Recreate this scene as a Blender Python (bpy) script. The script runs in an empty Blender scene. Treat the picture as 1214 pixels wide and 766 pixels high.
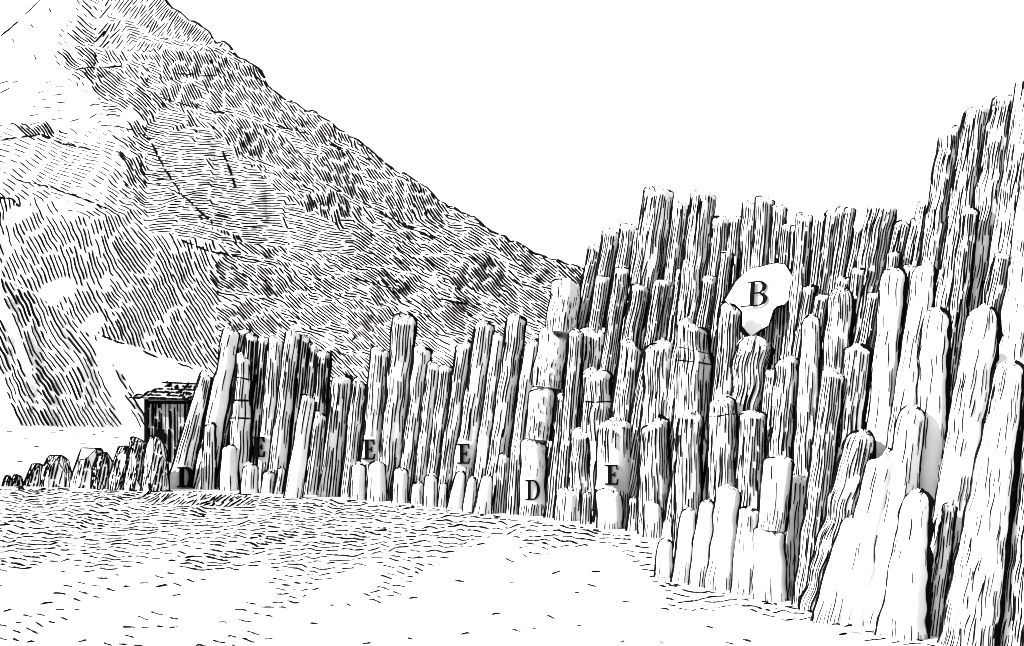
import bpy, bmesh, math, random
from mathutils import Vector
R = math.radians
C = bpy.context.scene.collection
sc = bpy.context.scene

# ------------------------------------------------------------------ camera frame of the place
F, CX, HY, EYE = 1300.0, 607.0, 490.0, 4.0          # focal length, centre and eye level of the view; eye height in metres
def P(px, py, d):
    return Vector(((px - CX) / F * d, d, EYE + (HY - py) / F * d))
def ground_d(py):
    return EYE * F / (py - HY)
def lerp(a, b, t):
    return a + (b - a) * t
def curve(pts, x):
    if x <= pts[0][0]: return pts[0][1]
    for (x0, y0), (x1, y1) in zip(pts, pts[1:]):
        if x <= x1: return lerp(y0, y1, (x - x0) / (x1 - x0))
    return pts[-1][1]

# ------------------------------------------------------------------ materials
def mat(name, col, col2=None, scale=2.0, rough=0.9, bump=0.0, bscale=8.0):
    m = bpy.data.materials.new(name); m.use_nodes = True
    nt = m.node_tree; b = nt.nodes['Principled BSDF']
    b.inputs['Roughness'].default_value = rough
    b.inputs['Specular IOR Level'].default_value = 0.1
    b.inputs['Base Color'].default_value = (*col, 1)
    tc = nt.nodes.new('ShaderNodeTexCoord')
    if col2:
        n = nt.nodes.new('ShaderNodeTexNoise'); n.inputs['Scale'].default_value = scale; n.inputs['Detail'].default_value = 5
        nt.links.new(tc.outputs['Object'], n.inputs['Vector'])
        r = nt.nodes.new('ShaderNodeValToRGB')
        r.color_ramp.elements[0].color = (*col, 1); r.color_ramp.elements[1].color = (*col2, 1)
        r.color_ramp.elements[0].position = .35; r.color_ramp.elements[1].position = .65
        nt.links.new(n.outputs['Fac'], r.inputs['Fac']); nt.links.new(r.outputs['Color'], b.inputs['Base Color'])
    if bump:
        n2 = nt.nodes.new('ShaderNodeTexNoise'); n2.inputs['Scale'].default_value = bscale; n2.inputs['Detail'].default_value = 4
        nt.links.new(tc.outputs['Object'], n2.inputs['Vector'])
        bp = nt.nodes.new('ShaderNodeBump'); bp.inputs['Strength'].default_value = bump; bp.inputs['Distance'].default_value = .1
        nt.links.new(n2.outputs['Fac'], bp.inputs['Height']); nt.links.new(bp.outputs['Normal'], b.inputs['Normal'])
    return m
ROCK = mat('pale_basalt', (.46, .46, .46), (.52, .52, .52), 1.5)
INK = mat('black_ink', (.002, .002, .002), rough=1.0)  # black for cracks, letters, dark parts and drawn-in shade
INK.node_tree.nodes['Principled BSDF'].inputs['Specular IOR Level'].default_value = 0
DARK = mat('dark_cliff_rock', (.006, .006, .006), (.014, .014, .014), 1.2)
HILL = mat('pale_hillside', (.44, .44, .44), (.50, .50, .50), .02)
GROUND = mat('pale_sand', (.46, .46, .46), (.51, .51, .51), .2)
WOOD = mat('weathered_wood', (.20, .20, .20), (.30, .30, .30), 6)
WHITE = mat('bare_white_rock', (.60, .60, .60), (.64, .64, .64), 2)

# ------------------------------------------------------------------ mesh collecting
class MB:
    def __init__(s): s.v = []; s.f = []; s.m = []; s.sm = []
    def grid(s, rows, mi=0, closed=False, smooth=True):
        b = len(s.v); n = len(rows[0])
        for r in rows: s.v.extend(r)
        for i in range(len(rows) - 1):
            for j in range(n if closed else n - 1):
                k = (j + 1) % n
                s.f.append((b + i*n + j, b + i*n + k, b + (i+1)*n + k, b + (i+1)*n + j)); s.m.append(mi); s.sm.append(smooth)
    def fan(s, ring, c, mi=0, flip=False, smooth=True):
        b = len(s.v); s.v.extend(ring); s.v.append(c); n = len(ring)
        for j in range(n):
            q = (b + j, b + (j+1) % n, b + n)
            s.f.append(q[::-1] if flip else q); s.m.append(mi); s.sm.append(smooth)
    def poly(s, pts, mi=0):
        b = len(s.v); s.v.extend(pts); s.f.append(tuple(range(b, b + len(pts)))); s.m.append(mi); s.sm.append(False)
    def prism(s, pts, off, mi=0):
        """a flat outline with real thickness"""
        b = len(s.v); n = len(pts); s.v.extend(pts); s.v.extend([p + off for p in pts])
        s.f.append(tuple(range(b, b + n))); s.f.append(tuple(range(b + 2*n - 1, b + n - 1, -1)))
        for j in range(n):
            k = (j + 1) % n; s.f.append((b + j, b + n + j, b + n + k, b + k))
        s.m.extend([mi] * (n + 2)); s.sm.extend([False] * (n + 2))
    def box(s, x0, x1, y0, y1, z0, z1, mi=0):
        s.prism([Vector((x0, y0, z0)), Vector((x1, y0, z0)), Vector((x1, y0, z1)), Vector((x0, y0, z1))], Vector((0, y1 - y0, 0)), mi)
    def stroke(s, pts, nrm, hw, raise_=.8, mi=1, taper=True):
        """a narrow raised dark rib with a triangular section that tapers to both ends"""
        n = len(pts)
        if n < 2: return
        rows = []
        for i, p in enumerate(pts):
            t = pts[min(i + 1, n - 1)] - pts[max(i - 1, 0)]
            N = nrm[i] if isinstance(nrm, list) else nrm
            side = N.cross(t)
            if side.length < 1e-9: return
            side.normalize()
            w = hw if not isinstance(hw, list) else hw[i]
            if taper:
                if i == 0 or i == n - 1: w *= .7
            rows.append([p + side*w - N*(.25*w), p + N*(raise_*w), p - side*w - N*(.25*w)])
        s.grid(rows, mi, smooth=False)
        b = len(s.v)
        s.v.extend(rows[0]); s.v.extend(rows[-1]); s.f.append((b, b+1, b+2)); s.f.append((b+5, b+4, b+3)); s.m.extend([mi, mi]); s.sm.extend([False, False])
    def build(s, name, mats, parent=None, origin=None):
        o0 = origin or Vector((0, 0, 0))
        me = bpy.data.meshes.new(name)
        me.from_pydata([tuple(v - o0) for v in s.v], [], s.f)
        for m in mats: me.materials.append(m)
        me.polygons.foreach_set('material_index', s.m); me.polygons.foreach_set('use_smooth', s.sm)
        me.update()
        o = bpy.data.objects.new(name, me); o.location = o0; C.objects.link(o)
        if parent:
            o.parent = parent; o.location = o0 - parent.location
        return o
def tag(o, label=None, cat=None, group=None, kind=None):
    if label: o['label'] = label
    if cat: o['category'] = cat
    if group: o['group'] = group
    if kind: o['kind'] = kind
    return o
def empty(name, loc):
    o = bpy.data.objects.new(name, None); o.location = loc; C.objects.link(o); return o

def wob(rng, n=3, f0=.5):
    ks = [(rng.uniform(f0, f0*4), rng.uniform(0, 6.28), rng.uniform(.4, 1)) for _ in range(n)]
    tot = sum(k[2] for k in ks)
    return lambda x: sum(a*math.sin(k*x + p) for k, p, a in ks) / tot

# ------------------------------------------------------------------ basalt columns
WALL = [(0, 62), (230, 57.5), (400, 52), (500, 48), (600, 43.5), (700, 38.5), (770, 35), (800, 30), (850, 27.6), (950, 23.8), (1030, 21.6), (1100, 20), (1214, 18)]
def column_mesh(mb, b, t, wb, wt, d, hi, lo, seed, cap=.5, slant=0., joints=(), edge=1.4, redge=None, ext=True, pitch=3.1, thick=.78, rough=.05, dash=50, broken=.28, clear=None, dt=None, lowfrac=.3):
    """one column: leaning, faceted shaft with a worn head, its cracks as dark ribs on the surface"""
    rng = random.Random(seed)
    if hi > .25: hi = .48 + .5*hi
    if lo > .25: lo = .48 + .5*lo
    px = d / F                                            # metres a picture unit covers at this depth
    B, T = P(*b, d), P(*t, dt or d)
    rb, rt = wb/2*px, wt/2*px
    tvis = 0.
    if ext and B.z > -.15:
        dirn = (B - T); k = (B.z + .2) / -dirn.z
        k = min(k, 2.5)
        B2 = B + dirn*k; rb = rt + (rb - rt)*(1 + .25*k); tvis = k/(1 + k); B = B2
        if B.z > -.15: B.z = -.2
    A = (T - B); L = A.length; A.normalize()
    view = Vector((0, 0, EYE)) - (B + T)/2; view.z = 0
    U = view - A*view.dot(A); U.normalize(); V = A.cross(U)          # V points right of the viewer, U towards the beach
    if V.x < 0: V = -V
    Lp = L/px
    n = rng.choice((5, 6, 6, 7)); ph = rng.uniform(0, 6.28); fac = [rng.uniform(-1, 1) for _ in range(n)]
    w1, w2, w3, wr = wob(rng, 5, .03), wob(rng, 4, .05), wob(rng, 3, .04), wob(rng, 4, 2.)
    capl = max(cap*wt*.5/Lp, .004)                                    # how much of the length the worn head takes
    def S(th, u):
        x = u*Lp
        r = lerp(rb, rt, u)*(1 + rough*1.5*w1(x))
        for j in joints:
            if u < j: r *= 1.06
        s = (1 - u)/capl
        if s < 1: r *= max(.06, 1 - (1 - max(s, 0))**2.6)**.5
        q = ((th + ph) % (2*math.pi))*n/(2*math.pi); fi = int(q) % n; fr = q - int(q)
        r *= .35 + .68*math.cos(math.pi/n)/math.cos((fr - .5)*2*math.pi/n)*1.06 + .03*wr(th + x*.01)
        c = B + A*(L*u) + V*(w2(x)*rough*rt*1.6) + U*(w3(x)*rough*rt*1.2)
        p = c + U*(math.cos(th)*r) + V*(math.sin(th)*r)
        ww = max(0, 1 - (1 - u)*Lp/(wt*1.6))
        if ww > 0:
            e2 = fr*fr*(3 - 2*fr) if fr > .5 else fr*fr*(3 - 2*fr)
            p += A*(ww*rt*broken*(fac[fi]*(1 - e2) + fac[(fi + 1) % n]*e2))
        p += A*(slant*math.sin(th)*rt*max(0, 1 - (1 - u)*4)) + A*(wr(th*2 + 1)*rt*.26*max(0, 1 - s*.5) if s < 2 else 0)
        return p
    def Nn(th, u):
        if u < 1 - capl*1.3: return (U*math.cos(th) + V*math.sin(th)).normalized()
        u = min(u, 1 - capl*.04); e = min(.3*capl, 1 - u)*.5
        nn = (S(th + .05, u) - S(th - .05, u)).cross(S(th, u + e) - S(th, u - e))
        if nn.length < 1e-9: return A
        nn.normalize()
        return nn if nn.dot(U*math.cos(th) + V*math.sin(th) + A) > 0 else -nn
    def Q(th, u): return S(th, u) + Nn(th, u)*(.45*px)
    nr = 30
    nu = max(8, int(Lp/8))
    us = [i/nu*(1 - capl) for i in range(nu + 1)] + [1 - capl*q for q in (.75, .5, .28, .1, 0)]
    rows = [[S(2*math.pi*j/nr, u) for j in range(nr)] for u in us]
    mb.grid(rows, 0, closed=True)
    mb.fan(rows[-1], sum(rows[-1], Vector())/nr, 0)
    mb.fan(rows[0], sum(rows[0], Vector())/nr, 0, flip=True)
    # cracks down the shaft
    rm = (rb + rt)/2/px
    lanes = max(3, int(2*math.pi*rm*.66/pitch))
    for i in range(lanes):
        th0 = R(-120) + R(240)*(i + .5 + rng.uniform(-.16, .16))/lanes
        u = tvis*.15 + rng.uniform(-.5, .2)*dash/Lp; wth = wob(rng, 2, .03)
        while u < 1:
            g = min(1, max(0, (u - tvis)/max(1e-6, 1 - tvis)))
            dens = lerp(lo, hi, min(1, g/lowfrac)) if lowfrac else hi
            dens = max(.02, min(.97, dens))
            ln = dash*rng.uniform(.35, 1.7)*(.35 + dens); gap = ln*(1 - dens)/dens*rng.uniform(.4, 1.4)
            u0, u1 = max(u, tvis*.15), min(u + ln/Lp, 1 - capl*rng.uniform(.05, .5))
            if clear and abs(th0) < R(75):                            # bare stone left round a painted letter
                zl, zh = P(0, clear[1], d).z, P(0, clear[0], d).z
                ul, uh = (zl - B.z)/(T.z - B.z), (zh - B.z)/(T.z - B.z)
                if u0 < uh and u1 > ul:
                    if ul - u0 > u1 - uh: u1 = ul
                    else: u0 = uh
            if (u1 - u0)*Lp > 3:
                k = max(2, int((u1 - u0)*Lp/7) + 1)
                q = [u0 + (u1 - u0)*a/(k - 1) for a in range(k)]
                hw = thick*px*rng.uniform(.75, 1.25)*(.75 + .4*dens)
                ths = [th0 + .06*wth(a*Lp) for a in q]
                mb.stroke([Q(h, a) for h, a in zip(ths, q)], [Nn(h, a) for h, a in zip(ths, q)], [hw*rng.uniform(.8, 1.25) for _ in q])
            u += (ln + gap)/Lp
    # side joints running over the head, the right one thickened to draw in shade
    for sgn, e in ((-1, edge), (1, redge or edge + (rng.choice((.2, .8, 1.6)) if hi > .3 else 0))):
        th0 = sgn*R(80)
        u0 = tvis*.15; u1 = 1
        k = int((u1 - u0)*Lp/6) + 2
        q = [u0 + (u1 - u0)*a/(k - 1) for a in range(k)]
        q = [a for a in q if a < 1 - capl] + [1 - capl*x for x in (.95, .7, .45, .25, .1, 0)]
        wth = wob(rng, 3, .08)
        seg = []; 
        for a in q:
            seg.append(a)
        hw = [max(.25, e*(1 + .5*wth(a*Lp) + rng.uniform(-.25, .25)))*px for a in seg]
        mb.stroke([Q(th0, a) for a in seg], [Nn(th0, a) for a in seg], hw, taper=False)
    # rim of the broken head, front half
    k = 13; a = 1 - capl*.12
    ths = [R(-88 + 176*i/(k - 1)) for i in range(k)]
    for i0, i1 in ((0, 5), (7, 13)):
        mb.stroke([Q(h, a) for h in ths[i0:i1]], [Nn(h, a) for h in ths[i0:i1]], .85*px)
    for j in joints:
        k = 11; ths = [R(-95 + 190*i/(k - 1)) for i in range(k)]
        mb.stroke([Q(h, j + .012*math.cos(h)*20/Lp*3) for h in ths], [Nn(h, j) for h in ths], 1.3*px)
    return B
seed = [100]
def column(name, b, t, wb, wt, label, off=None, hi=.6, lo=None, cat='rock column', group='basalt columns of the cliff', parent=None, d=None, **k):
    seed[0] += 1
    if d is None:
        d = curve(WALL, b[0]) + off if off is not None else ground_d(b[1]) + wb/2*ground_d(b[1])/F
    mb = MB()
    base = column_mesh(mb, b, t, wb, wt, d, hi, hi if lo is None else lo, seed[0], **k)
    o = mb.build(name, [ROCK, INK], parent, base)
    if not parent: tag(o, label, cat, group, 'thing')
    o['_d'] = d
    return o
def stump(b, t, wb, wt, label, hi=.12, lo=.03, **k):
    k.setdefault('cap', .7)
    return column('basalt_stump', b, t, wb, wt, label, hi=hi, lo=lo, cat='rock stump', group='low stumps along the cliff foot', **k)
def col(b, t, wb, wt, off, hi, label, lo=None, **k):
    rr = random.Random(int(b[0]*7 + t[1])); k.setdefault('cap', rr.uniform(.25, .6)); k.setdefault('slant', rr.uniform(-.45, .3))
    return column('basalt_column', b, t, wb*1.12, wt*1.08, label, off, hi, lo, **k)

# --- left cluster beside the hut
col((219, 548), (245, 443), 24, 12, 1.2, .34, 'short leaning pale column right beside the hut wall', clear=(550, 582))
col((246, 552), (275, 391), 22, 17, 1.6, .22, 'tall pale column leaning right, first tall one after the hut', redge=2.2)
col((262, 520), (289, 392), 15, 12, 3.0, .9, 'narrow black column head tucked behind the first tall pale column')
col((284, 548), (289, 424), 20, 17, 1.8, .3, 'pale knobbly column with rounded steps in the dark left cluster', joints=(.55, .68, .84), rough=.09)
col((286, 550), (299, 397), 16, 14, 2.6, 0.83, 'dark narrow column just behind the pale knobbly one', thick=.95)
col((300, 550), (313, 402), 14, 12, 2.9, 0.8, 'dark thin column between two leaning ones in the left cluster', thick=.95)
col((316, 548), (327, 402), 19, 15, 1.9, .42, 'striped column with blackened head in the middle of left cluster', redge=2.4, clear=(516, 547))
col((330, 550), (348, 393), 20, 15, 1.5, .42, 'pale striped column with highest point of the left cluster right half', redge=2.2)
col((346, 555), (360, 398), 17, 13, 2.4, 0.81, 'black column beside the pale striped highest one', thick=.95)
col((358, 560), (372, 410), 15, 12, 2.7, 0.83, 'black column with stepped-down head near right end of left cluster', thick=1.05)
col((372, 560), (384, 417), 17, 14, 2.2, 0.83, 'blackest column closing the right end of left cluster', thick=1.1)
col((347, 591), (366, 470), 19, 14, None, .62, 'leaning column with bare white foot below the blackened ones', lo=.14, lowfrac=.3)
col((368, 590), (380, 490), 18, 14, .7, .75, 'low striped column leaning against the blackest one')
stump((242, 580), (247, 545), 22, 15, 'bare white stump at foot of the pale column next to the hut')
stump((248, 556), (249, 503), 16, 12, 'thin hatched stump standing up between the two pale leaning columns', hi=.55, lo=.5, off=.9)
stump((272, 582), (272, 529), 22, 16, 'round-headed white stump, tallest of the stumps below left cluster')
stump((296, 585), (297, 551), 21, 17, 'squat white stump directly under the leftmost letter E')
stump((317, 585), (319, 559), 15, 13, 'smallest white stump right of the squat one under letter E')
stump((329, 586), (334, 556), 10, 8, 'thin dark sliver stump beside the smallest white one', hi=.8, lo=.7)

# --- columns between the left cluster and the tall twin
col((392, 590), (406, 449), 25, 20, .8, .62, 'upright striped column with white foot right of the dark gap', lo=.35, lowfrac=.15)
col((411, 590), (426, 450), 15, 15, 1.0, .7, 'striped column with small pointed head under the mountain slope', cap=1.2, redge=2.)
col((438, 560), (451, 415), 20, 20, 1.4, .45, 'dark headed column leaning at the left of tallest mid column', clear=(517, 549))
col((461, 575), (480, 377), 25, 27, 1.1, .42, 'tallest mid column, blunt headed, against the mountain hatching', redge=2.6, cap=.6)
col((483, 575), (502, 411), 19, 18, 1.6, .5, 'smooth rounded column just right of the tallest mid one', redge=2.8)
col((497, 580), (515, 431), 14, 14, 1.3, .62, 'thin striped column lower than its rounded left neighbour')
col((512, 580), (530, 434), 15, 16, 1.9, .72, 'dark striped column in the dip of the mid row')
col((528, 575), (551, 407), 18, 18, 1.6, .66, 'narrow striped column rising after the dip of the mid row')
col((547, 575), (576, 383), 22, 21, 1.2, .36, 'tall leaning column with rounded head right of the dip', redge=1.8, clear=(522, 553))
col((568, 585), (592, 398), 17, 14, 1.5, .26, 'slim pale column squeezed between two taller leaning columns')
col((584, 590), (613, 375), 20, 21, 1.1, .34, 'tall pale leaning column with dome head, before the jointed pillar', redge=1.8)
col((606, 600), (631, 406), 17, 15, 1.0, .3, 'slim pale column directly left of the jointed pillar', lo=.55)
stump((424, 593), (425, 549), 18, 15, 'white stump left under the second letter E, striped on one side')
stump((446, 595), (447, 549), 22, 18, 'broad white stump right under the second letter E')
stump((474, 597), (475, 556), 19, 15, 'white stump below the tallest mid column')
stump((495, 598), (495, 572), 15, 13, 'lowest little white stump between two taller ones')
stump((510, 601), (511, 563), 16, 14, 'white stump with shaded right side next to the lowest one')
stump((524, 602), (526, 572), 11, 8, 'thin white stump splinter left of three pointed stumps', cap=1.5)
stump((539, 604), (547, 558), 18, 11, 'leaning pointed white stump below the third letter E', cap=1.6)
stump((556, 607), (560, 566), 17, 10, 'middle pointed white stump, lower than those on both sides', cap=1.6)
stump((572, 610), (578, 563), 22, 12, 'widest pointed white stump, rightmost of the leaning three', cap=1.5)
col((592, 611), (598, 540), 13, 11, .15, .75, 'short dark striped column right of the pointed white stumps')
col((607, 612), (612, 530), 12, 11, .3, .75, 'short striped column beside the last letter D block')

# --- the jointed pillar, built of separate drums
dj = ground_d(612) + .5
pj = P(632, 612, dj); pj.z = 0
pil = empty('jointed_pillar', pj)
tag(pil, 'thick pale pillar of four stacked drums with curved joints', 'rock column', 'basalt columns of the cliff', 'thing')
for (b, t, w0, w1) in (((631, 612), (633, 523), 31, 29), ((637, 521), (644, 461), 29, 29), ((648, 459), (657, 395), 34, 33), ((665, 394), (671, 333), 36, 34)):
    column('drum', b, t, w0, w1, None, hi=.2, lo=.3, parent=pil, d=dj, cap=.35, ext=b[1] > 600, clear=(566, 596) if b[1] > 600 else None, dash=16, redge=2.6, edge=1.4)
for a in ((655, 600, 668, 470, 15, 13, 1.3, .8, 'dark striped column filling the right side of the jointed pillar'), (666, 610, 684, 392, 17, 15, 1.6, .85, 'dark tall column rising right behind the jointed pillar')):
    col((a[0], a[1]), (a[2], a[3]), a[4], a[5], a[6], a[7], a[8])

# --- upper skyline, left to right
SKY = [  # x, y of head, width, density, foot shift, label
 (707, 291, 17, .72, -14, 'lowest stepped column at the left end of the skyline'),
 (726, 274, 19, .7, -13, 'second step of the rising left end of the skyline'),
 (746, 268, 18, .75, -12, 'third step of the skyline, just lower than the pale flat-topped head'),
 (760, 273, 12, .8, -11, 'thin dark column pressed against the pale flat-topped skyline head'),
 (781, 228, 31, .42, -12, 'broad pale flat-topped column, left of the two highest middle ones'),
 (807, 242, 17, .66, -10, 'slim column in the notch between the two highest middle ones'),
 (834, 228, 29, .55, -10, 'broad flat-topped column, right of the two highest middle ones'),
 (855, 260, 19, .72, -8, 'low shoulder column beside the right high flat-topped one'),
 (874, 257, 16, .75, -7, 'low dark column left of the ragged triple head above letter B'),
 (890, 241, 17, .7, -6, 'left head of the ragged triple group above letter B'),
 (907, 235, 20, .62, -6, 'middle and highest head of the ragged group above letter B'),
 (924, 246, 16, .75, -6, 'right square-cut head of the ragged group above letter B'),
 (934, 268, 12, .8, -6, 'low narrow column in the dip after the ragged group'),
 (944, 270, 12, .8, -6, 'small stub column beside the little knob-headed one'),
 (954, 256, 16, .66, -7, 'little knob-headed column standing alone over the right dip'),
 (974, 258, 12, .75, -9, 'thin column with slanting head after the knob-headed one'),
 (987, 251, 13, .72, -11, 'first of three finger-thin columns close together on the skyline'),
 (998, 248, 11, .78, -12, 'middle of three finger-thin columns close together on the skyline'),
 (1008, 247, 11, .88, -13, 'darkest and last of three finger-thin columns on the skyline'),
 (1021, 270, 15, .85, -14, 'dark sunken column before the broad striped dome head'),
 (1046, 246, 31, .74, -16, 'broad striped dome-headed column on the right skyline'),
 (1072, 263, 20, .88, -17, 'dark pointed column between dome head and the high right cliff'),
 (1087, 262, 12, .7, -17, 'thin low column at the foot of the high right cliff'),
 (1100, 240, 18, .55, -18, 'small pale round-headed column where the high right cliff begins'),
]
for i, (x, y, w, h, sh, lab) in enumerate(SKY):
    dd = curve([(700, 44.6), (780, 41.2), (850, 35.6), (950, 30.4), (1030, 27.6), (1100, 25.4)], x) + (i % 2)*.35
    column('basalt_column', (x + sh*2.4, 450), (x, y), w*1.22, w*1.06, lab, hi=min(.97, h + .14), d=dd, dash=48,
           cap=1.3 if 'pointed' in lab else .25, redge=1.7 if h > .7 else 1.3, edge=1.1, slant=(.4 if 'slanting' in lab else -.1), thick=.74, pitch=3.0)
# shorter fill columns in the depth of the cliff under the skyline
FILL = [(715, 330, 16), (738, 318, 18), (760, 340, 20), (786, 335, 22), (812, 322, 20), (842, 330, 18), (862, 300, 14), (960, 340, 15), (975, 352, 17), (1000, 330, 16), (1018, 320, 15), (1038, 350, 17), (1060, 300, 15), (1080, 316, 16)]
for i, (x, y, w) in enumerate(FILL):
    dd = curve([(700, 43.3), (780, 39.8), (850, 34.3), (950, 29.3), (1030, 26.5), (1100, 24.5)], x)
    where = ('below the lowest step of the skyline', 'below the third skyline step', 'below the thin dark skyline column', 'below the pale flat-topped skyline head', 'below the notch between the two highest heads',
             'below the right high flat-topped head', 'beside the upper left edge of the white patch', 'beside the right edge of the white patch', 'under the slanting thin skyline head', 'under the three finger-thin heads',
             'under the dark sunken skyline column', 'behind the pale pointed foreground column', 'under the dome-headed skyline column', 'under the dark pointed skyline column')[i]
    column('basalt_column', (x - 22, 470), (x, y), w*1.1, w, 'dark hatched half-height column ' + where, cap=.2, hi=.94, d=dd, thick=.74, pitch=3.0, group='half-height columns under the skyline')

# --- high right cliff
for (b, t, wb, wt, d, h, lab, kw) in [
 ((1085, 430), (1127, 156), 34, 24, 24.6, .55, 'stepped grey column at the left edge of the high right cliff', dict(slant=.5)),
 ((1112, 440), (1159, 126), 40, 28, 24.0, .5, 'high column with notched head, between stepped and dome-headed ones', dict(redge=2.2)),
 ((1140, 440), (1192, 112), 40, 27, 23.4, .42, 'dome-headed pale column, highest whole head of the right cliff', dict(redge=2.4)),
 ((1172, 440), (1222, 92), 42, 30, 22.9, .3, 'topmost column cut by the right edge of the picture', dict()),
 ((1196, 450), (1232, 170), 38, 30, 21.9, .22, 'pale leaning column at the right edge below the topmost one', dict()),
 ((1160, 450), (1190, 300), 24, 18, 22.4, .7, 'thin hatched column above the white headed one at right', dict()),
 ((1126, 450), (1150, 250), 24, 18, 23.0, .75, 'dark hatched column in the middle of the high right cliff', dict()),
]:
    column('basalt_column', b, t, wb, wt, lab, hi=h, d=d, dash=38, **kw)

# --- middle tiers in the bay below the skyline
MID = [
 ((700, 500), (709, 394), 40, 40, 4.1, .72, 'broad dark column topping the bay right of the jointed pillar', dict(redge=2.5)),
 ((706, 560), (708, 441), 32, 30, 3.2, .5, 'round-shouldered column with a joint, in the dark corner of the bay', dict(joints=(.8,), redge=3.2)),
 ((740, 510), (751, 409), 29, 28, 3.7, .66, 'striped column in the bay, left of the wider pale one', dict(redge=3.)),
 ((778, 520), (783, 403), 36, 35, 3.6, .5, 'wide pale striped column in the centre of the bay', dict(redge=2.5)),
 ((820, 500), (822, 385), 35, 34, 4.0, .42, 'wide round-capped column with cross cracks under its cap', dict(joints=(.83, .88), redge=3.)),
 ((857, 480), (867, 363), 25, 23, 3.4, .55, 'column rising to the lower left rim of the white patch', dict(redge=1.6)),
 ((882, 500), (895, 404), 36, 40, 3.0, .8, 'dark broad column directly under the letter B patch', dict(redge=2.6)),
 ((922, 560), (934, 426), 28, 26, 2.2, .58, 'striped narrow-headed column right below the white patch', dict(redge=2.)),
 ((905, 560), (917, 440), 18, 16, 2.9, .7, 'thin striped column just left of the narrow-headed one', {}),
 ((690, 570), (692, 512), 30, 27, 2.3, .7, 'low dark rounded column left of the fourth letter E', {}),
 ((728, 570), (730, 500), 40, 36, 2.3, .55, 'low broad striped column just above the fourth letter E', dict(redge=2.4, clear=(548, 580))),
 ((776, 598), (776, 502), 33, 29, 2.4, .5, 'rounded hatched column above the last stump of the bay', dict(redge=2.4)),
 ((815, 625), (818, 489), 32, 27, 1.1, .62, 'finely striped round-headed column behind the leaning front stumps', dict(redge=2.4)),
 ((856, 585), (857, 471), 30, 27, 1.6, .55, 'finely striped column with a joint just under its head', dict(joints=(.9,), redge=2.)),
 ((888, 610), (893, 490), 31, 28, 1.5, .68, 'dark striped column left of the upright pale block', {}),
]
for (b, t, wb, wt, off, h, lab, kw) in MID:
    col(b, t, wb, wt, off, h, lab, **kw)
stump((673, 618), (674, 580), 31, 29, 'square white stump with small dashes right of letter D', hi=.25, lo=.2, cap=.3)
stump((694, 622), (696, 585), 11, 10, 'thin dark stump wedged between the two square white stumps', hi=.8, lo=.7)
stump((723, 628), (723, 581), 31, 28, 'square white stump under the fourth letter E', cap=.35)
stump((750, 630), (752, 590), 15, 12, 'narrow grey stump right of the square white one', hi=.6, lo=.5)
stump((774, 638), (775, 597), 23, 19, 'white slanting-topped stump at the right end of the bay', cap=.3, slant=-.4)
# --- front stumps at the corner
stump((786, 686), (790, 640), 22, 16, 'small white stump at the front corner, leftmost of the leaning ones', cap=.9)
stump((808, 692), (817, 604), 24, 17, 'leaning wavy-edged white stump second from the front corner', rough=.09)
stump((829, 696), (838, 594), 28, 17, 'tapering white stump with thin head third from the front corner', rough=.09, cap=1.2)
stump((853, 700), (864, 577), 32, 27, 'broad leaning pale stump, tallest of the front corner ones', hi=.28, lo=.08, rough=.07)
stump((882, 706), (889, 604), 33, 23, 'square-topped pale stump right of the tallest leaning one', hi=.25, lo=.08, cap=.3)
stump((913, 714), (913, 629), 42, 34, 'wide bare stump carrying the upright hatched block', cap=.15, hi=.06)
dF = ground_d(714) + .4
column('basalt_block', (915, 628), (924, 542), 32, 33, 'tilted hatched block standing on the wide bare stump', hi=.34, lo=.12, d=dF - .05, ext=False, cap=.35, group=None, cat='rock block', redge=2.6)
col((945, 690), (953, 568), 32, 33, .2, .28, 'square-cut pale column with right side thickly inked for shade', redge=4.2, cap=.25, lo=.3)

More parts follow.
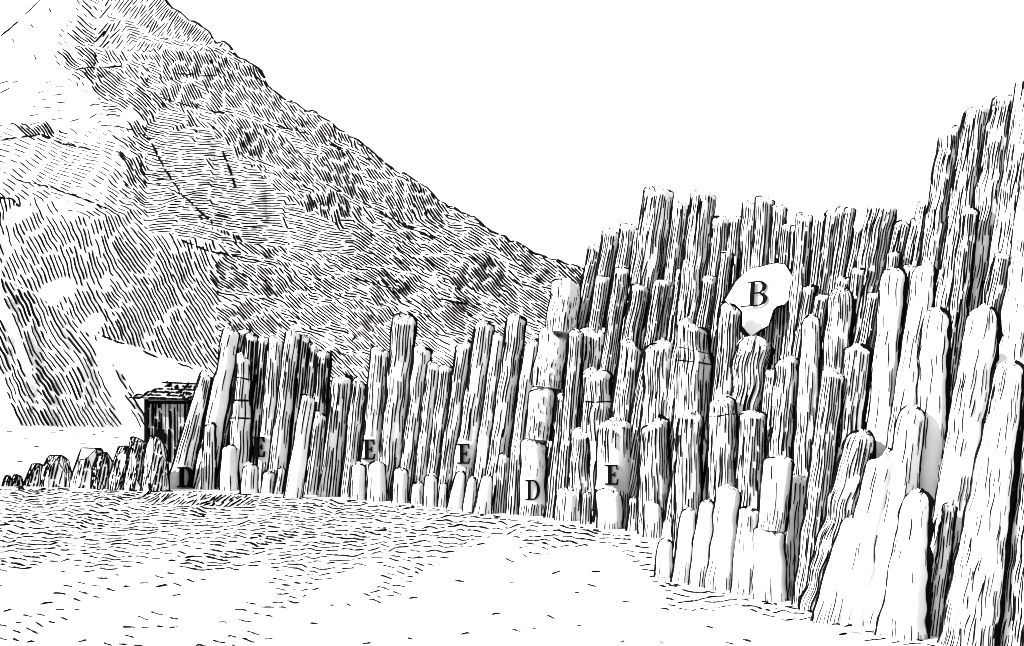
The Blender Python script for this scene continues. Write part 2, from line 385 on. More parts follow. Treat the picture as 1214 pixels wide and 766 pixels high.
# --- right foreground
RIGHT = [
 ((955, 560), (962, 373), 32, 20, 24.6, .25, 'pale slim column with pointed head, left end of the foreground row', dict(cap=1.6, redge=2.4, lo=.5)),
 ((985, 520), (998, 344), 34, 28, 24.0, .34, 'hatched column with slanted pointed head and right side inked black for shade', dict(cap=1.6, redge=4.2)),
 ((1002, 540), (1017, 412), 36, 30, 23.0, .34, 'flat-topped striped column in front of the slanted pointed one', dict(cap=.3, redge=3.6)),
 ((958, 690), (988, 440), 30, 26, 22.9, .85, 'dark striped column behind the square-cut pale one', dict()),
 ((1042, 520), (1060, 320), 28, 28, 22.8, .25, 'pale leaning column with hooked head under the dome-headed skyline column', dict(cap=1.2, redge=3.4)),
 ((1068, 520), (1098, 312), 30, 25, 22.2, .24, 'white narrow column leaning far right, highest of the foreground whites', dict(cap=1.3, redge=3.)),
 ((1100, 580), (1110, 369), 40, 30, 21.2, .2, 'bare white column with peaked head and jagged left edge', dict(cap=1.6, redge=4., rough=.08)),
 ((974, 706), (1023, 514), 40, 36, 22.3, .5, 'striped column with peaked head standing over the broad white base', dict(cap=1.4, lo=.8, rough=.08, edge=1.4)),
 ((1044, 728), (1082, 484), 60, 27, 20.9, .22, 'bare white column leaning right with a narrow rounded head', dict(cap=1.0, lo=.1, edge=2.1)),
 ((1012, 724), (1046, 543), 50, 34, 21.0, .22, 'bare white column reaching half as high as the narrow-headed one beside it', dict(cap=.5, lo=.1, edge=2.1, slant=.5)),
 ((988, 720), (1012, 612), 44, 26, 21.1, .22, 'low bare white column, lowest step of the white group', dict(cap=.8, lo=.1, edge=2.1, slant=.5)),
 ((1108, 740), (1168, 365), 42, 37, 20.4, .25, 'tall striped column with right side inked black for shade, right of peaked white one', dict(cap=1.0, redge=4.6, lo=.55)),
 ((1068, 758), (1087, 583), 58, 28, 19.7, .1, 'bare white round-headed column at the front with right side inked dark for shade', dict(cap=1.0, redge=4.4)),
 ((1146, 778), (1199, 429), 64, 29, 19.0, .2, 'smooth white tall column, frontmost at the right edge', dict(cap=.7, redge=2.6, edge=1.6, lo=.3, lowfrac=.25)),
 ((1205, 790), (1240, 470), 44, 40, 18.9, .6, 'dark hatched column cut off by the right picture edge', dict()),
 ((1106, 762), (1126, 600), 16, 14, 19.8, .55, 'thin striped sliver between two white front columns', dict()),
]
for (b, t, wb, wt, d, h, lab, kw) in RIGHT:
    column('basalt_column', b, t, wb, wt, lab, hi=h, d=d, **kw)

# ------------------------------------------------------------------ cut-out serif letters
def arc(cx, cy, rx, ry, a0, a1, n=14):
    return [(cx + rx*math.cos(R(a0 + (a1 - a0)*i/n)), cy + ry*math.sin(R(a0 + (a1 - a0)*i/n))) for i in range(n + 1)]
def band(outer, inner):
    return [[outer[i], outer[i + 1], inner[i + 1], inner[i]] for i in range(len(outer) - 1)]
def rect(x0, y0, x1, y1): return [[(x0, y0), (x1, y0), (x1, y1), (x0, y1)]]
LET = {
 'E': rect(0, 0, .62, .07) + rect(0, .93, .60, 1) + rect(.14, .07, .32, .93) + rect(.32, .46, .5, .54) + [[(.55, .07), (.62, .07), (.66, .28), (.61, .28)], [(.53, .93), (.60, .93), (.63, .74), (.58, .74)]] + rect(.46, .38, .51, .46) + rect(.46, .54, .51, .62),
 'D': rect(0, 0, .4, .07) + rect(0, .93, .4, 1) + rect(.12, .07, .28, .93) + band(arc(.38, .5, .36, .5, -90, 90), arc(.38, .5, .2, .43, -90, 90)),
 'B': rect(-.16, 0, .42, .06) + rect(.02, .94, .42, 1) + rect(.13, .06, .28, .94) + rect(.28, .49, .4, .545)
      + band(arc(.4, .273, .32, .273, -90, 90), arc(.4, .273, .17, .215, -90, 90)) + band(arc(.4, .755, .27, .245, -90, 90), arc(.4, .755, .13, .19, -90, 90)),
}
def letter(ch, px, py, h, d, parent, italic=0., slope=0.):
    mb = MB(); s = h*d/F; o = P(px, py + h/2, d)
    for q in LET[ch]:
        mb.prism([o + Vector(((x - .35 + italic*(y - .5))*s, slope*(x - .35 + italic*(y - .5))*s, y*s)) for x, y in q], Vector((0, .45, 0) if ch != 'B' else (0, .03, 0)))
    l = mb.build('painted_letter', [INK], parent, o)
    l['label'] = 'black serif letter ' + ch
    return l
def slab(name, pts, d, th, mats, label, cat, rim=1.1, slope=0., side=0):
    mb = MB(); rng = random.Random(len(pts))
    xm = sum(p[0] for p in pts)/len(pts); c = [P(x, y, d + slope*(x - xm)*d/F) for x, y in pts]
    mid = sum(c, Vector())/len(c)
    back = [p + Vector((0, th, 0)) for p in c]
    mb.grid([back, c], side, closed=True, smooth=False)
    mb.poly(c); mb.poly(back[::-1])
    k = len(c)
    if rim:
        ring = c + [c[0]]
        mb.stroke(ring, Vector((0, -1, 0)), [rim*d/F*rng.uniform(.15, 1.1) for _ in ring], taper=False)
    if not rim:
        a0, a1 = min(x for x, y in pts), max(x for x, y in pts); b0, b1 = min(y for x, y in pts) + 3, max(y for x, y in pts) - 2
        x = a0 + 1.5
        while x < a1 - .5:
            y = b0 + rng.uniform(-1, 4)
            while y < b1 - 2:
                l = min(b1 - y, rng.uniform(5, 16))
                mb.stroke([P(x - .12*q*l/3, y + q*l/3, d) for q in range(4)], Vector((0, -1, 0)), .75*d/F, .8)
                y += l + rng.uniform(1, 7)
            x += rng.uniform(2.6, 3.8)
    o = mb.build(name, mats, None, Vector((mid.x, mid.y, min(p.z for p in c))))
    return tag(o, label, cat, None, 'thing')
# the bare white face in the upper cliff with its letter
dB = 30.9
bp = [(859, 357), (866, 345), (872, 334), (881, 325), (891, 318), (902, 316), (913, 313), (922, 312), (931, 313), (936, 320), (940, 328), (939, 338), (940, 347), (936, 355), (930, 361), (922, 364), (917, 368), (915, 378), (911, 386), (904, 391), (896, 396), (890, 399), (884, 393), (880, 386), (880, 376), (877, 367), (872, 361), (865, 359)]
sl = slab('bare_rock_face', bp, dB, .6, [WHITE, INK], 'bare white rock patch high in the cliff, marked with a B', 'rock face', rim=1.5, slope=-.8, side=1)
letter('B', 897, 348, 30, dB - .03, sl, .05, -.8)
def by_label(t): return next(o for o in C.objects if o.get('label', '').startswith(t))
for (ch, x, y, d, host) in (('E', 306, 529, curve(WALL, 316) + 1.9 - .72, 'striped column with blackened head'), ('E', 437, 532, curve(WALL, 438) + 1.4 - .7, 'dark headed column leaning'),
                            ('E', 550, 537, curve(WALL, 547) + 1.2 - .65, 'tall leaning column with rounded head right of the dip'), ('D', 631, 580, dj - .56, None),
                            ('E', 726, 562, curve(WALL, 728) + 2.3 - .8, 'low broad striped column just above'), ('D', 218, 565, curve(WALL, 219) + 1.2 - .85, 'short leaning pale column')):
    letter(ch, x, y + 1, 24, d, by_label(host) if host else pil)

# ------------------------------------------------------------------ boulders at the left
rng_b = random.Random(8)
def boulder(pts_w, label, hi, lean=0., redge=None):
    """an angular broken block: the hull of a few corner points, its cracks as dark ribs on the faces"""
    x0, x1, y0, y1 = pts_w; rng = random.Random(int(x0*13 + y0))
    d = ground_d(y1) + (x1 - x0)*.4*ground_d(y1)/F; px = d/F
    w, h = (x1 - x0)*.58*px, (y1 - y0)*px
    c = P((x0 + x1)/2, y1, d); c.z = 0
    bm = bmesh.new()
    for k in range(17):
        a = rng.uniform(0, 6.28); z = rng.choice((rng.uniform(.1, .6), rng.uniform(.6, .93)))
        r = (1 - .55*z**2.2)*rng.uniform(.82, 1.08)
        bm.verts.new((math.cos(a)*r*w + lean*px*z, math.sin(a)*r*w*.8, z*h))
    for k in range(7):
        a = k*.9; bm.verts.new((math.cos(a)*w, math.sin(a)*w*.8, -.15))
    for t in (-.42, -.1, .38): bm.verts.new((lean*px + t*w, (-.25 - t*.2)*w, h*rng.uniform(.93, 1)))
    g = bmesh.ops.convex_hull(bm, input=bm.verts)
    bmesh.ops.delete(bm, geom=list(set(v for v in g['geom_interior'] if isinstance(v, bmesh.types.BMVert))), context='VERTS')
    bmesh.ops.dissolve_limit(bm, angle_limit=R(9), verts=bm.verts, edges=bm.edges)
    bmesh.ops.recalc_face_normals(bm, faces=bm.faces)
    mb = MB(); cam = Vector((0, 0, EYE)) - c
    for f in bm.faces: mb.poly([c + v.co for v in f.verts])
    for f in bm.faces:
        N = f.normal.copy()
        if N.dot(cam.normalized()) < .02: continue
        dirn = Vector((.18 + lean*.01, 0, 1)); dirn -= N*dirn.dot(N)
        if dirn.length < .2: continue
        dirn.normalize(); S = dirn.cross(N); q = [(v.co.dot(S), v.co.dot(dirn)) for v in f.verts]; o = f.verts[0].co.dot(N)
        dens = max(.12, min(.97, hi + .12 + rng.uniform(-.2, .2)))
        u = min(p[0] for p in q) + rng.uniform(1, 3)*px
        while u < max(p[0] for p in q):
            hits = []
            for (a0, b0), (a1, b1) in zip(q, q[1:] + q[:1]):
                if (a0 > u) != (a1 > u): hits.append(b0 + (b1 - b0)*(u - a0)/(a1 - a0))
            if len(hits) == 2:
                lo_, hi_ = min(hits), max(hits); t = lo_
                while t < hi_:
                    l = rng.uniform(5, 22)*px; e = min(hi_, t + l)
                    if rng.random() < dens and e - t > 2*px:
                        mb.stroke([c + S*(u + rng.uniform(-.3, .3)*px) + dirn*lerp(t, e, k/3) + N*(o + .3*px) for k in range(4)], N, 1.05*px*rng.uniform(.8, 1.3))
                    t = e + rng.uniform(.5, 3)*px
            u += rng.uniform(2.9, 4.1)*px
    for e in bm.edges:
        if len(e.link_faces) < 2: continue
        n0, n1 = (f.normal.dot(cam.normalized()) for f in e.link_faces)
        if max(n0, n1) < 0: continue
        sil = min(n0, n1) < 0
        a, b = e.verts[0].co, e.verts[1].co; N = (e.link_faces[0].normal + e.link_faces[1].normal).normalized()
        hw = (1.3 if sil else .6)*px*rng.uniform(.7, 1.3)
        if sil and redge and (a.x + b.x)/2 > w*.3: hw = redge*.5*px  # right outline thickened to draw in shade
        mb.stroke([c + a.lerp(b, k/3) + N*.2*px for k in range(4)], N, hw)
    bm.free()
    return tag(mb.build('boulder', [ROCK, INK], None, c.copy()), label, 'boulder', 'boulders on the shore below the hut', 'thing')
boulder((4, 15, 564, 577), 'tiny dark round stone at the far left end of the boulders', .95)
boulder((13, 27, 563, 577), 'small round stone next to the tiny one at far left', .9)
boulder((28, 51, 550, 577), 'low dark boulder leaning right, after the two small stones', .75, lean=5)
boulder((51, 86, 540, 578), 'striped squat boulder with flat top between two darker ones', .6)
boulder((86, 126, 530, 579), 'broad pale-topped boulder with black right side', .4, redge=5, lean=2)
boulder((110, 136, 536, 580), 'black crumbled boulder filling the gap beside the broad pale one', .97)
boulder((131, 156, 528, 581), 'narrow dark boulder left of the tall striped ones below the hut', .75, lean=4)
boulder((148, 180, 519, 582), 'tall striped boulder with flat head at the hut left corner', .6)
boulder((170, 199, 516, 583), 'tall striped boulder standing directly in front of the hut door', .6, redge=2.4)

# ------------------------------------------------------------------ the wooden hut
dH = 60.5
hx = lambda px: (px - CX)/F*dH
hz = lambda py: EYE + (HY - py)/F*dH
hut = empty('wooden_hut', Vector((hx(198), dH + 1.2, 0)))
tag(hut, 'small dark wooden hut with shingled hip roof between boulders and cliff', 'hut', None, 'thing')
mb = MB()
x0, x1, z0, z1 = hx(174), hx(224), hz(552), hz(473)
mb.box(x0, x1, dH, dH + 2.4, z0, z1)
rng = random.Random(4)
for i in range(13):                                     # plank joints
    x = lerp(x0 + .1, x1 - .08, min(1, max(0, i/12 + rng.uniform(-.03, .03)))); 
    zz = z0 + .2
    while zz < z1 - .15:
        ze = min(z1 - .1, zz + rng.uniform(.5, 2.2)); xe = x + rng.uniform(-.03, .03)
        mb.stroke([Vector((lerp(x, xe, a/3), dH, lerp(zz, ze, a/3))) for a in range(4)], Vector((0, -1, 0)), .075*rng.uniform(.4, 1.7)); zz = ze + rng.uniform(.02, .2)
for i in range(6):
    y = dH + .2 + i*.4; mb.stroke([Vector((x0, y, lerp(z0, z1, a/3))) for a in range(4)], Vector((-1, 0, 0)), .04)
mb.build('plank_wall', [WOOD, INK], hut, Vector((x0, dH, z0)))
mb = MB(); mb.box(x0 - .1, x1 + .1, dH - .1, dH + 2.5, -.3, z0 - .003); mb.build('stone_plinth', [ROCK], hut, Vector((x0, dH, 0)))
for xx in (x0 - .11, x1 - .05):
    mb = MB(); mb.box(xx, xx + .2, dH - .12, dH + .08, z0, z1); mb.build('corner_post', [INK], hut, Vector((xx, dH, z0)))
mb = MB(); mb.box(x0, x1 + .05, dH - .1, dH - .004, z1 - .28, z1 - .12); mb.build('wall_beam', [INK], hut, Vector((x0, dH, z1)))
mb = MB(); mb.box(hx(183), hx(195), dH - .06, dH - .004, z0 + .05, hz(509)); mb.build('door', [INK], hut, Vector((hx(189), dH, z0)))
mb = MB()
e = [Vector((hx(158), dH - .7, hz(472))), Vector((hx(229), dH - .7, hz(474))), Vector((hx(231), dH + 3.2, hz(474))), Vector((hx(162), dH + 3.2, hz(472)))]
rg = [Vector((hx(184), dH + 1.2, hz(453))), Vector((hx(229), dH + 1.2, hz(455)))]
mb.poly([e[0], e[1], rg[1], rg[0]]); mb.poly([e[1], e[2], rg[1]]); mb.poly([e[2], e[3], rg[0], rg[1]]); mb.poly([e[3], e[0], rg[0]]); mb.poly(e[::-1])
nf = (e[1] - e[0]).cross(rg[0] - e[0]).normalized()
if nf.y > 0: nf = -nf
for k in range(6):
    a = k/5; p, q = e[0].lerp(rg[0], a), e[1].lerp(rg[1], a)
    u = 0
    while u < 1:
        l = rng.uniform(.04, .14)
        if rng.random() < .75 or k in (0, 5):
            mb.stroke([p.lerp(q, min(1, u + l*j/3)) + nf*.02 for j in range(4)], nf, .1*rng.uniform(.6, 1.3))
        u += l*(1.15 if k not in (0, 5) else .95)
for i in range(30):
    a, u = rng.random()*.85, rng.random()
    p = e[0].lerp(e[1], u).lerp(rg[0].lerp(rg[1], u), a); q = e[0].lerp(e[1], u).lerp(rg[0].lerp(rg[1], u), a + .16)
    mb.stroke([p + nf*.02, p.lerp(q, .5) + nf*.02, q + nf*.02], nf, .08)
mb.build('roof', [WOOD, INK], hut, e[0].copy())

# ------------------------------------------------------------------ dark body of the cliff behind the columns
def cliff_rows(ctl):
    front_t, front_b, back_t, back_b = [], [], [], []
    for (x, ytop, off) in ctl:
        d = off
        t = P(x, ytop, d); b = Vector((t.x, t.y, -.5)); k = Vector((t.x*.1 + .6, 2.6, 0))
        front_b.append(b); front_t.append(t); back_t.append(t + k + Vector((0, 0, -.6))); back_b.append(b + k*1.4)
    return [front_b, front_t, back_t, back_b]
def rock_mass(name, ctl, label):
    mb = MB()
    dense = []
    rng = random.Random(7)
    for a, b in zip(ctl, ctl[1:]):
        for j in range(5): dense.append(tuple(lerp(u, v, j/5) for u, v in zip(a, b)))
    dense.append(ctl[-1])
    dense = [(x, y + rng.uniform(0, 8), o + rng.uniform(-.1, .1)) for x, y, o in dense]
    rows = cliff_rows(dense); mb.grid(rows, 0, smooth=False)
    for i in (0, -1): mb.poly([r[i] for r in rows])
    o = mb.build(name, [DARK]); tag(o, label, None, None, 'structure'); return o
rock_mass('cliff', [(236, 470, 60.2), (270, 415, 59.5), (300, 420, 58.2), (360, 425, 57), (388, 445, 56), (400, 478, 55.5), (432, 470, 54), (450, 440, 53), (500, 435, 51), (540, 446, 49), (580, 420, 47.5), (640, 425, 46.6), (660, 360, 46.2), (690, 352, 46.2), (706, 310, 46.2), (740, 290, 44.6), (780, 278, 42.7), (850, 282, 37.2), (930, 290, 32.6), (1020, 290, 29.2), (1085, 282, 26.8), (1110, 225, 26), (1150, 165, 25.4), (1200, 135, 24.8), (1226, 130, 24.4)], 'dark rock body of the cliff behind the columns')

# ------------------------------------------------------------------ strokes in evenly spaced streams
class Occ:
    def __init__(s, cell=4): s.c = cell; s.g = {}
    def near(s, x, y, r, own):
        ci, cj = int(x//s.c), int(y//s.c); k = int(r//s.c) + 1
        for i in range(ci - k, ci + k + 1):
            for j in range(cj - k, cj + k + 1):
                for (a, b, o) in s.g.get((i, j), ()):
                    if o != own and (a - x)**2 + (b - y)**2 < r*r: return True
        return False
    def add(s, x, y, own): s.g.setdefault((int(x//s.c), int(y//s.c)), []).append((x, y, own))
def streams(rng, tries, box, field, step=3.0, wiggle=3., packed=False, wmul=1.0, smul=1.0):
    """evenly spaced strokes that follow field(x, y) -> (direction in degrees, spacing, longest, half width) or None"""
    occ = Occ(3); out = []; wig = [(rng.uniform(.12, .4), rng.uniform(.12, .4), rng.uniform(0, 6.28)) for _ in range(6)]
    queue = []; i = 0; n = 0
    while n < tries:
        i += 1
        if queue: x, y = queue.pop()
        else: x, y = rng.uniform(box[0], box[2]), rng.uniform(box[1], box[3]); n += 1
        f = field(x, y)
        if not f: continue
        sp, ml, hw = f[1]*smul, f[2]*rng.uniform(.5, 1.3), f[3]*wmul
        if occ.near(x, y, sp*.97, i): continue
        path = [(x, y)]
        for sg in (1, -1):
            cx, cy, l = x, y, 0
            while l < ml/2:
                g = field(cx, cy)
                if not g: break
                a = R(g[0] + wiggle*sum(math.sin(p*cx + q*cy + r) for p, q, r in wig)); cx += sg*step*math.cos(a); cy += sg*step*math.sin(a); l += step
                if not field(cx, cy) or occ.near(cx, cy, sp*.68, i): break
                if sg > 0: path.append((cx, cy))
                else: path.insert(0, (cx, cy))
        if len(path) < 2:
            path = [(x - 1, y - .5), (x + 1.5, y + 1)]
        for p in path: occ.add(*p, i)
        if packed and len(path) > 2:
            for k in range(0, len(path) - 1, 2):
                (ax, ay), (bx, by) = path[k], path[k + 1]; l = math.hypot(bx - ax, by - ay) + 1e-6
                for sg in (1, -1): queue.append((ax - sg*(by - ay)/l*sp*1.02, ay + sg*(bx - ax)/l*sp*1.02))
            ax, ay = path[-1]; bx, by = path[-2]
            queue.append((ax + (ax - bx)*1.6, ay + (ay - by)*1.6))
        out.append((path, hw*rng.uniform(.85, 1.15)))
    return out
def inpoly(x, y, pts):
    c = False
    for (x0, y0), (x1, y1) in zip(pts, pts[1:] + pts[:1]):
        if (y0 > y) != (y1 > y) and x < (x1 - x0)*(y - y0)/(y1 - y0) + x0: c = not c
    return c
_r = random.Random(77)
_nz = [(_r.uniform(.01, .06), _r.uniform(.01, .06), _r.uniform(0, 6.28)) for _ in range(7)]
def nz(x, y, k=1.0): return sum(math.sin(k*(a*x + b*y) + p) for a, b, p in _nz)/3.0

# ------------------------------------------------------------------ mountain
TOP = [(-400, 260), (-200, 140), (-60, 90), (0, 42), (20, 25), (45, 0), (80, -25), (130, -38), (180, -18), (196, 0), (220, 20), (245, 32), (262, 45), (258, 52), (285, 68), (310, 80), (316, 100), (345, 119), (380, 135), (403, 152), (430, 170), (455, 188), (475, 203), (497, 214), (512, 228), (532, 242), (560, 254), (580, 270), (600, 281), (640, 300), (665, 308), (690, 318), (760, 360), (900, 430), (1100, 485)]
TOP.sort()
_tr = random.Random(31)
TOP = [(x, curve(TOP, x) + (_tr.uniform(-2.6, 2.6) if x > 180 else 0)) for x in sorted(set([p[0] for p in TOP] + list(range(190, 690, 7))))]
BASE_D = 410.0
def mtn(x, t):
    y = curve(TOP, x)
    k = (HY - y)/F
    D = max(BASE_D + 15, .65*BASE_D/(.65 - k))
    H = EYE + k*D
    d = BASE_D + (D - BASE_D)*t
    z = H*t
    # gullies and ledges that run down the slope
    w = min(1, 4*t*(1 - t))*.014
    m = 1 + w*(.45*math.sin(x*.043 + 2.2*t) + .4*math.sin(x*.021 - 3*t + 1) + .35*math.sin(t*19 + x*.012) + .25*math.sin(x*.11 + t*7))
    return Vector(((x - CX)/F*d*m, d*m, EYE + (z - EYE)*m))
def mtn_t(x, y):
    yt = curve(TOP, x); k0 = (HY - yt)/F
    D = max(BASE_D + 15, .65*BASE_D/(.65 - k0)); H = EYE + k0*D
    k = (HY - y)/F
    return (EYE + k*BASE_D)/(H - k*(D - BASE_D))
mb = MB()
xs = [-400 + 5*i for i in range(301)]
rows = [[mtn(x, j/44) for x in xs] for j in range(45)]
# the far side falls away behind the ridge
rows += [[mtn(x, 1) + Vector((0, 60*j, -45*j)) for x in xs] for j in (1, 2, 4)]
mb.grid(rows, 0)
WEDGE = [(118, 398), (150, 408), (200, 425), (240, 436), (236, 462), (165, 500), (140, 500), (110, 425)]
PALE = [(-50, -60), (112, -60), (112, 8), (118, 30), (100, 45), (88, 80), (100, 95), (118, 118), (150, 125), (185, 132), (190, 150), (150, 165), (60, 160), (20, 158), (-50, 165)]
def mf(x, y):  # close hatch draws in the right flank's shade; summit left bare
    if y < curve(TOP, x) + 3 or y > 506 or x < -40 or x > 720: return None
    if inpoly(x, y, WEDGE): return None
    n = nz(x, y); n2 = nz(x + 300, y*1.3, 1.7)
    if inpoly(x + 14*n2 + 8*nz(x, y, 6), y + 10*n + 5*nz(y, x, 5), PALE):
        edge = not inpoly(x + 26, y + 12, PALE)
        if edge: return (50 + 20*n, 5.5, 5, .8)
        if y < 95: return (60, 26, 5, .8)
        return (-14 + 12*n, 9, 9, .8) if n2 > -.3 else None
    ridge = y - curve(TOP, x)
    strata = math.sin((y - x*.42)*.115 + 2.2*n + 1.2*n2)                    # bands of ledges
    if x < 150 and y > 160 and y < 235 + (x > 80)*20:             # left spur, lightly worked
        return (24 + 14*n, 3.9 + 3*max(0, n2) + max(0, 60 - x)*.04, 13, .95)
    if x < 130 and y >= 235:
        if n2 > .55: return None
        return (68 + 10*n, 4.4 + max(0, n2)*4, 46, .95)
    if ridge < 120 and y < 260 - 0*x and x > 110:
        if strata > .82: return (22 + 16*n, 2.7, 18, 1.25)
        a = 58 + 14*n if y > 60 else -50 + 12*n
        return (a, 2.7 + max(0, 190 - x)*.02, 24, 1.08)
    if 175 < x < 420 and 130 < y < 275 + (x - 175)*.12:
        if abs(((x - y*.45 + 16*n + 9*n2) % 71) - 8) < 3 and n2 < .5: return (62 + 14*n, 2.8, 22, 1.4)   # gullies
        return (5 + 9*n, 2.8, 44, 1.2)
    if x < 260 and y > 250:
        return (62 + 12*n - (x - 150)*.05, 3.7 + max(0, n2)*1.8, 60, 1.0)
    if strata > .86: return (18 + 14*n, 2.9, 22, 1.25)
    if n2 > .75: return (30, 4.6, 7, .9)
    return (44 + 12*n - max(0, x - 420)*.02, 2.8, 36, 1.2 + (.15 if ridge < 160 else 0) - max(0, y - 330)*.003)
rng = random.Random(5)
def on_mtn(path, hw, rr=.8):
    pts, hws = [], []
    for (x, y) in path:
        t = mtn_t(x, y)
        if t > 1: continue
        p = mtn(x, max(0, t)); p = p + (Vector((0, 0, EYE)) - p).normalized()*.7
        pts.append(p); hws.append(hw*p.y/F*rng.uniform(.85, 1.2))
    if len(pts) > 1: mb.stroke(pts, Vector((0, -.75, .66)), hws, rr)
for path, hw in streams(rng, 60000, (-40, -40, 720, 506), mf, packed=True, smul=1.06, wmul=.98): on_mtn(path, hw)
# worn crest line and a few long ledges
x = -40
while x < 700:
    l = rng.uniform(5, 16)
    if x > 130 or rng.random() < .6:
        on_mtn([(x + l*i/3, curve(TOP, x + l*i/3) + 1.5 + rng.uniform(-.2, .8)) for i in range(4)], rng.uniform(1., 2.3) if x > 130 else 1.2)
    x += l*rng.uniform(.9, 1.25)
for ledge in ([(90, 82), (150, 78), (210, 88), (262, 90)], [(150, 105), (190, 115), (230, 128), (270, 135)], [(120, 148), (150, 152), (175, 162), (185, 172)], [(0, 166), (50, 160), (75, 170), (110, 178)],
              [(20, 214), (60, 222), (100, 236), (128, 248)], [(180, 170), (195, 200), (215, 230), (250, 262)], [(258, 165), (270, 195), (280, 225)], [(215, 285), (250, 298), (300, 308), (350, 322)],
              [(300, 82), (302, 90), (312, 98)], [(330, 150), (370, 160), (410, 180)], [(430, 240), (470, 262), (520, 285)], [(420, 330), (480, 345), (560, 362)], [(120, 398), (150, 408), (190, 424), (232, 438)], [(0, 234), (14, 236), (24, 246)]):
    for (a, b) in zip(ledge, ledge[1:]):
        k = 6
        for s in range(2):
            if rng.random() < .85: on_mtn([(lerp(a[0], b[0], (s + q/k)/2), lerp(a[1], b[1], (s + q/k)/2) + rng.uniform(-1, 1)) for q in range(k)], rng.uniform(1.1, 1.9))
for i in range(120):
    x, y = rng.uniform(130, 690), rng.uniform(0, 440)
    f = mf(x, y)
    if f and f[1] < 3.6:
        a = R(f[0] + rng.uniform(-50, 50)); l = rng.uniform(2, 6)
        on_mtn([(x, y), (x + l*.5*math.cos(a), y + l*.5*math.sin(a)), (x + l*math.cos(a + .5), y + l*math.sin(a + .5))], rng.uniform(.9, 1.3))
tag(mb.build('mountain', [HILL, INK]), 'steep hatched mountain with a pale left summit', None, None, 'structure')

# ------------------------------------------------------------------ scree hill at the left edge
HT = [(-500, 250), (-120, 300), (0, 326), (12, 332), (30, 340), (60, 358), (90, 380), (120, 410), (145, 442), (162, 470), (174, 492), (182, 507)]
HB = 285.0
def hil(x, t):
    y = curve(HT, x); k = (HY - y)/F
    D = .8*HB/(.8 - k) + 2; H = EYE + k*D
    d = HB + (D - HB)*t; z = -1 + (H + 1)*t
    m = 1 + .009*min(1, 4*t*(1 - t))*(.6*math.sin(x*.09 + 6*t) + .4*math.sin(x*.2 - 4*t))
    return Vector(((x - CX)/F*d*m, d*m, EYE + (z - EYE)*m))
def hil_t(x, y):
    yt = curve(HT, x); k0 = (HY - yt)/F; D = .8*HB/(.8 - k0) + 2; H = EYE + k0*D
    k = (HY - y)/F
    return (EYE + 1 + k*HB)/(H + 1 - k*(D - HB))
mb = MB()
xs = [-500 + 8*i for i in range(86)]
rows = [[hil(x, j/24) for x in xs] for j in range(25)] + [[hil(x, 1) + Vector((0, 14*j, -13*j)) for x in xs] for j in (1, 2, 4, 8)]
mb.grid(rows, 0)
def hf(x, y):
    if y < curve(HT, x) + 2 or y > 507 or x < -30: return None
    n = nz(x, y, 1.4)
    if nz(x*2.2 + 80 - y*.9, 30 + y*.1, 1.2) > .52: return None
    return (60 + 7*n - (x < 40)*-6, 3.5, 60, .82 + .4*max(0, nz(x*2, y*.3, 2)))
for path, hw in streams(rng, 8000, (-30, 325, 185, 507), hf, packed=True, smul=1.3, wmul=1.1):
    pts = []; hws = []
    for (x, y) in path:
        p = hil(x, min(1, max(0, hil_t(x, y)))); p = p + (Vector((0, 0, EYE)) - p).normalized()*.5
        pts.append(p); hws.append(hw*p.y/F)
    mb.stroke(pts, Vector((0, -.7, .7)), hws)
tag(mb.build('hill', [HILL, INK]), 'scree slope at the left edge', None, None, 'structure')

# ------------------------------------------------------------------ ground and what lies on it
mb = MB()
ys = [-60, -20, 0, 8, 14, 20, 28, 40, 60, 90, 140, 220, 400, 900, 3000]
xx = [-3000, -600, -200, -80, -40, -20, -10, 0, 10, 20, 40, 80, 200, 600, 3000]
def gz(x, y): return 0.0
mb.grid([[Vector((x, y, gz(x, y))) for x in xx] for y in ys], 0)
tag(mb.build('ground', [GROUND]), 'pale shore flat', None, None, 'structure')
BASEL = [(0, 578), (130, 582), (230, 584), (320, 588), (400, 593), (500, 602), (600, 614), (700, 627), (770, 641), (782, 690), (850, 704), (940, 720), (1030, 742), (1100, 762)]
def gf(x, y):
    yb = curve(BASEL, x) + 1
    if y < yb or x < -20 or x > 1110: return None
    dist = y - yb
    n = nz(x, y*2.2); n2 = nz(x*.8 + 50, y*2, 1.3)
    lim = curve([(0, 95), (120, 85), (200, 95), (330, 80), (450, 64), (520, 42), (600, 22), (700, 14), (780, 12), (1100, 7)], x)*(1 + .35*n)
    ang = 2 + 10*n2 + 5*math.sin(x*.09 + y*.3)
    if 170 < x < 300 and dist < 14: ang = -35
    if x < 330 and 672 + 8*n < y: 
        return (ang + 8*n, 10, 10, 1.0) if n2 > .35 else (ang, 38, 8, 1.1)
    if dist < lim and n2 > .95: return (ang, 7, 9, .9)
    if dist < lim: return (ang, 2.3 + 1.9*max(0, nz(x*.7, y*3, 2.2)) + dist*.02 + max(0, x - 350)*.005, 16 + 34*max(0, n), .9 + .4*max(0, n2))
    if dist < lim*1.5: return (ang, 5.5, 10, .9)
    return (ang + 8*n, 15, 7, 1.0) if n2 > .85 else (ang, 40, 7, 1.1)
mb = MB()
for path, hw in streams(random.Random(9), 80000, (-20, 575, 1110, 766), gf, 2.5, 5.):
    pts = []
    for i, (x, y) in enumerate(path):
        d = ground_d(y); p = P(x, y, d); p.z = .004; pts.append(p)
    d = pts[0].y
    # flat stones and ripple crests: low, dark, longer than tall
    mb.stroke(pts, Vector((0, 0, 1)), [hw*d/F*rng.uniform(.6, 1.5) for _ in pts], 1.35, mi=0)
x = 0
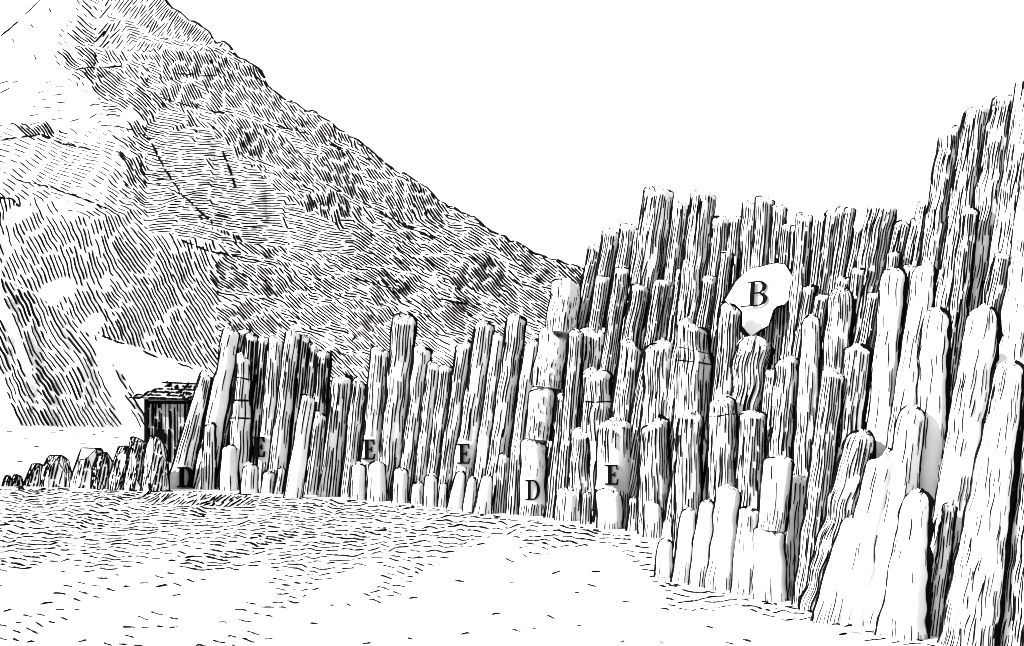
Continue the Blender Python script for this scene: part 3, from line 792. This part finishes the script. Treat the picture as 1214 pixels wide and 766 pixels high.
while x < 1100:
    l = rng.uniform(4, 16)
    if rng.random() < .7:
        yy = curve(BASEL, x) + rng.uniform(-1.5, 2.5); d = ground_d(yy)
        mb.stroke([P(x + l*i/4, curve(BASEL, x + l*i/4) + rng.uniform(-.6, .6), d) for i in range(5)], Vector((0, 0, 1)), rng.uniform(.7, 1.6)*d/F, 1.3, mi=0)
    x += l*rng.uniform(.9, 1.6)
for (x, y) in ((60, 513), (85, 520), (40, 530), (28, 521), (110, 516), (135, 519), (155, 514), (20, 548), (95, 526), (120, 512), (70, 511), (8, 512)):
    d = ground_d(y); l = rng.uniform(3, 8)
    mb.stroke([P(x + l*i/3, y + rng.uniform(-.2, .3), d) for i in range(4)], Vector((0, 0, 1)), .8*d/F, 1.8, mi=0)
tag(mb.build('gravel', [INK]), 'dark flat stones and ripple crests strewn over the pale shore', 'gravel', None, 'stuff')

# ------------------------------------------------------------------ light, sky, camera
SUN = Vector((.80, .36, -.48)).normalized()
sd = bpy.data.lights.new('sun', 'SUN'); sd.energy = 4.5; sd.angle = R(.5); sd.color = (1, .985, .965)
so = bpy.data.objects.new('sun', sd); so.rotation_euler = SUN.to_track_quat('-Z', 'Y').to_euler(); so.location = (-40, -20, 60); C.objects.link(so)
elev = math.asin(-SUN.z); rot = math.atan2(-SUN.x, -SUN.y)
w = bpy.data.worlds.new('World'); sc.world = w; w.use_nodes = True
nt = w.node_tree; bg = nt.nodes['Background']
sk = nt.nodes.new('ShaderNodeTexSky'); sk.sky_type = 'NISHITA'; sk.sun_disc = False; sk.sun_elevation = elev; sk.sun_rotation = rot
bw = nt.nodes.new('ShaderNodeRGBToBW'); nt.links.new(sk.outputs['Color'], bw.inputs['Color'])
mx = nt.nodes.new('ShaderNodeMath'); mx.operation = 'MAXIMUM'; mx.inputs[1].default_value = 3.4      # thin white overcast
nt.links.new(bw.outputs['Val'], mx.inputs[0])
mn = nt.nodes.new('ShaderNodeMath'); mn.operation = 'MINIMUM'; mn.inputs[1].default_value = 5.0
nt.links.new(mx.outputs[0], mn.inputs[0]); nt.links.new(mn.outputs[0], bg.inputs['Color'])
bg.inputs['Strength'].default_value = .115
cd = bpy.data.cameras.new('camera'); co = bpy.data.objects.new('camera', cd); C.objects.link(co)
co.location = (0, 0, EYE); co.rotation_euler = (R(90), 0, 0)
cd.sensor_width = 36; cd.lens = 36*F/1214; cd.shift_y = (HY - 383)/1214; cd.clip_end = 8000
sc.camera = co
sc.view_settings.view_transform = 'Standard'; sc.view_settings.look = 'None'; sc.view_settings.gamma = 1; sc.view_settings.use_curve_mapping = False
sc.view_settings.exposure = 2.1
sc.cycles.max_bounces = 4; sc.cycles.diffuse_bounces = 2
sc.cycles.pixel_filter_type = 'BLACKMAN_HARRIS'; sc.cycles.filter_width = 1.0
for o in list(bpy.data.objects):
    if '_d' in o: del o['_d']
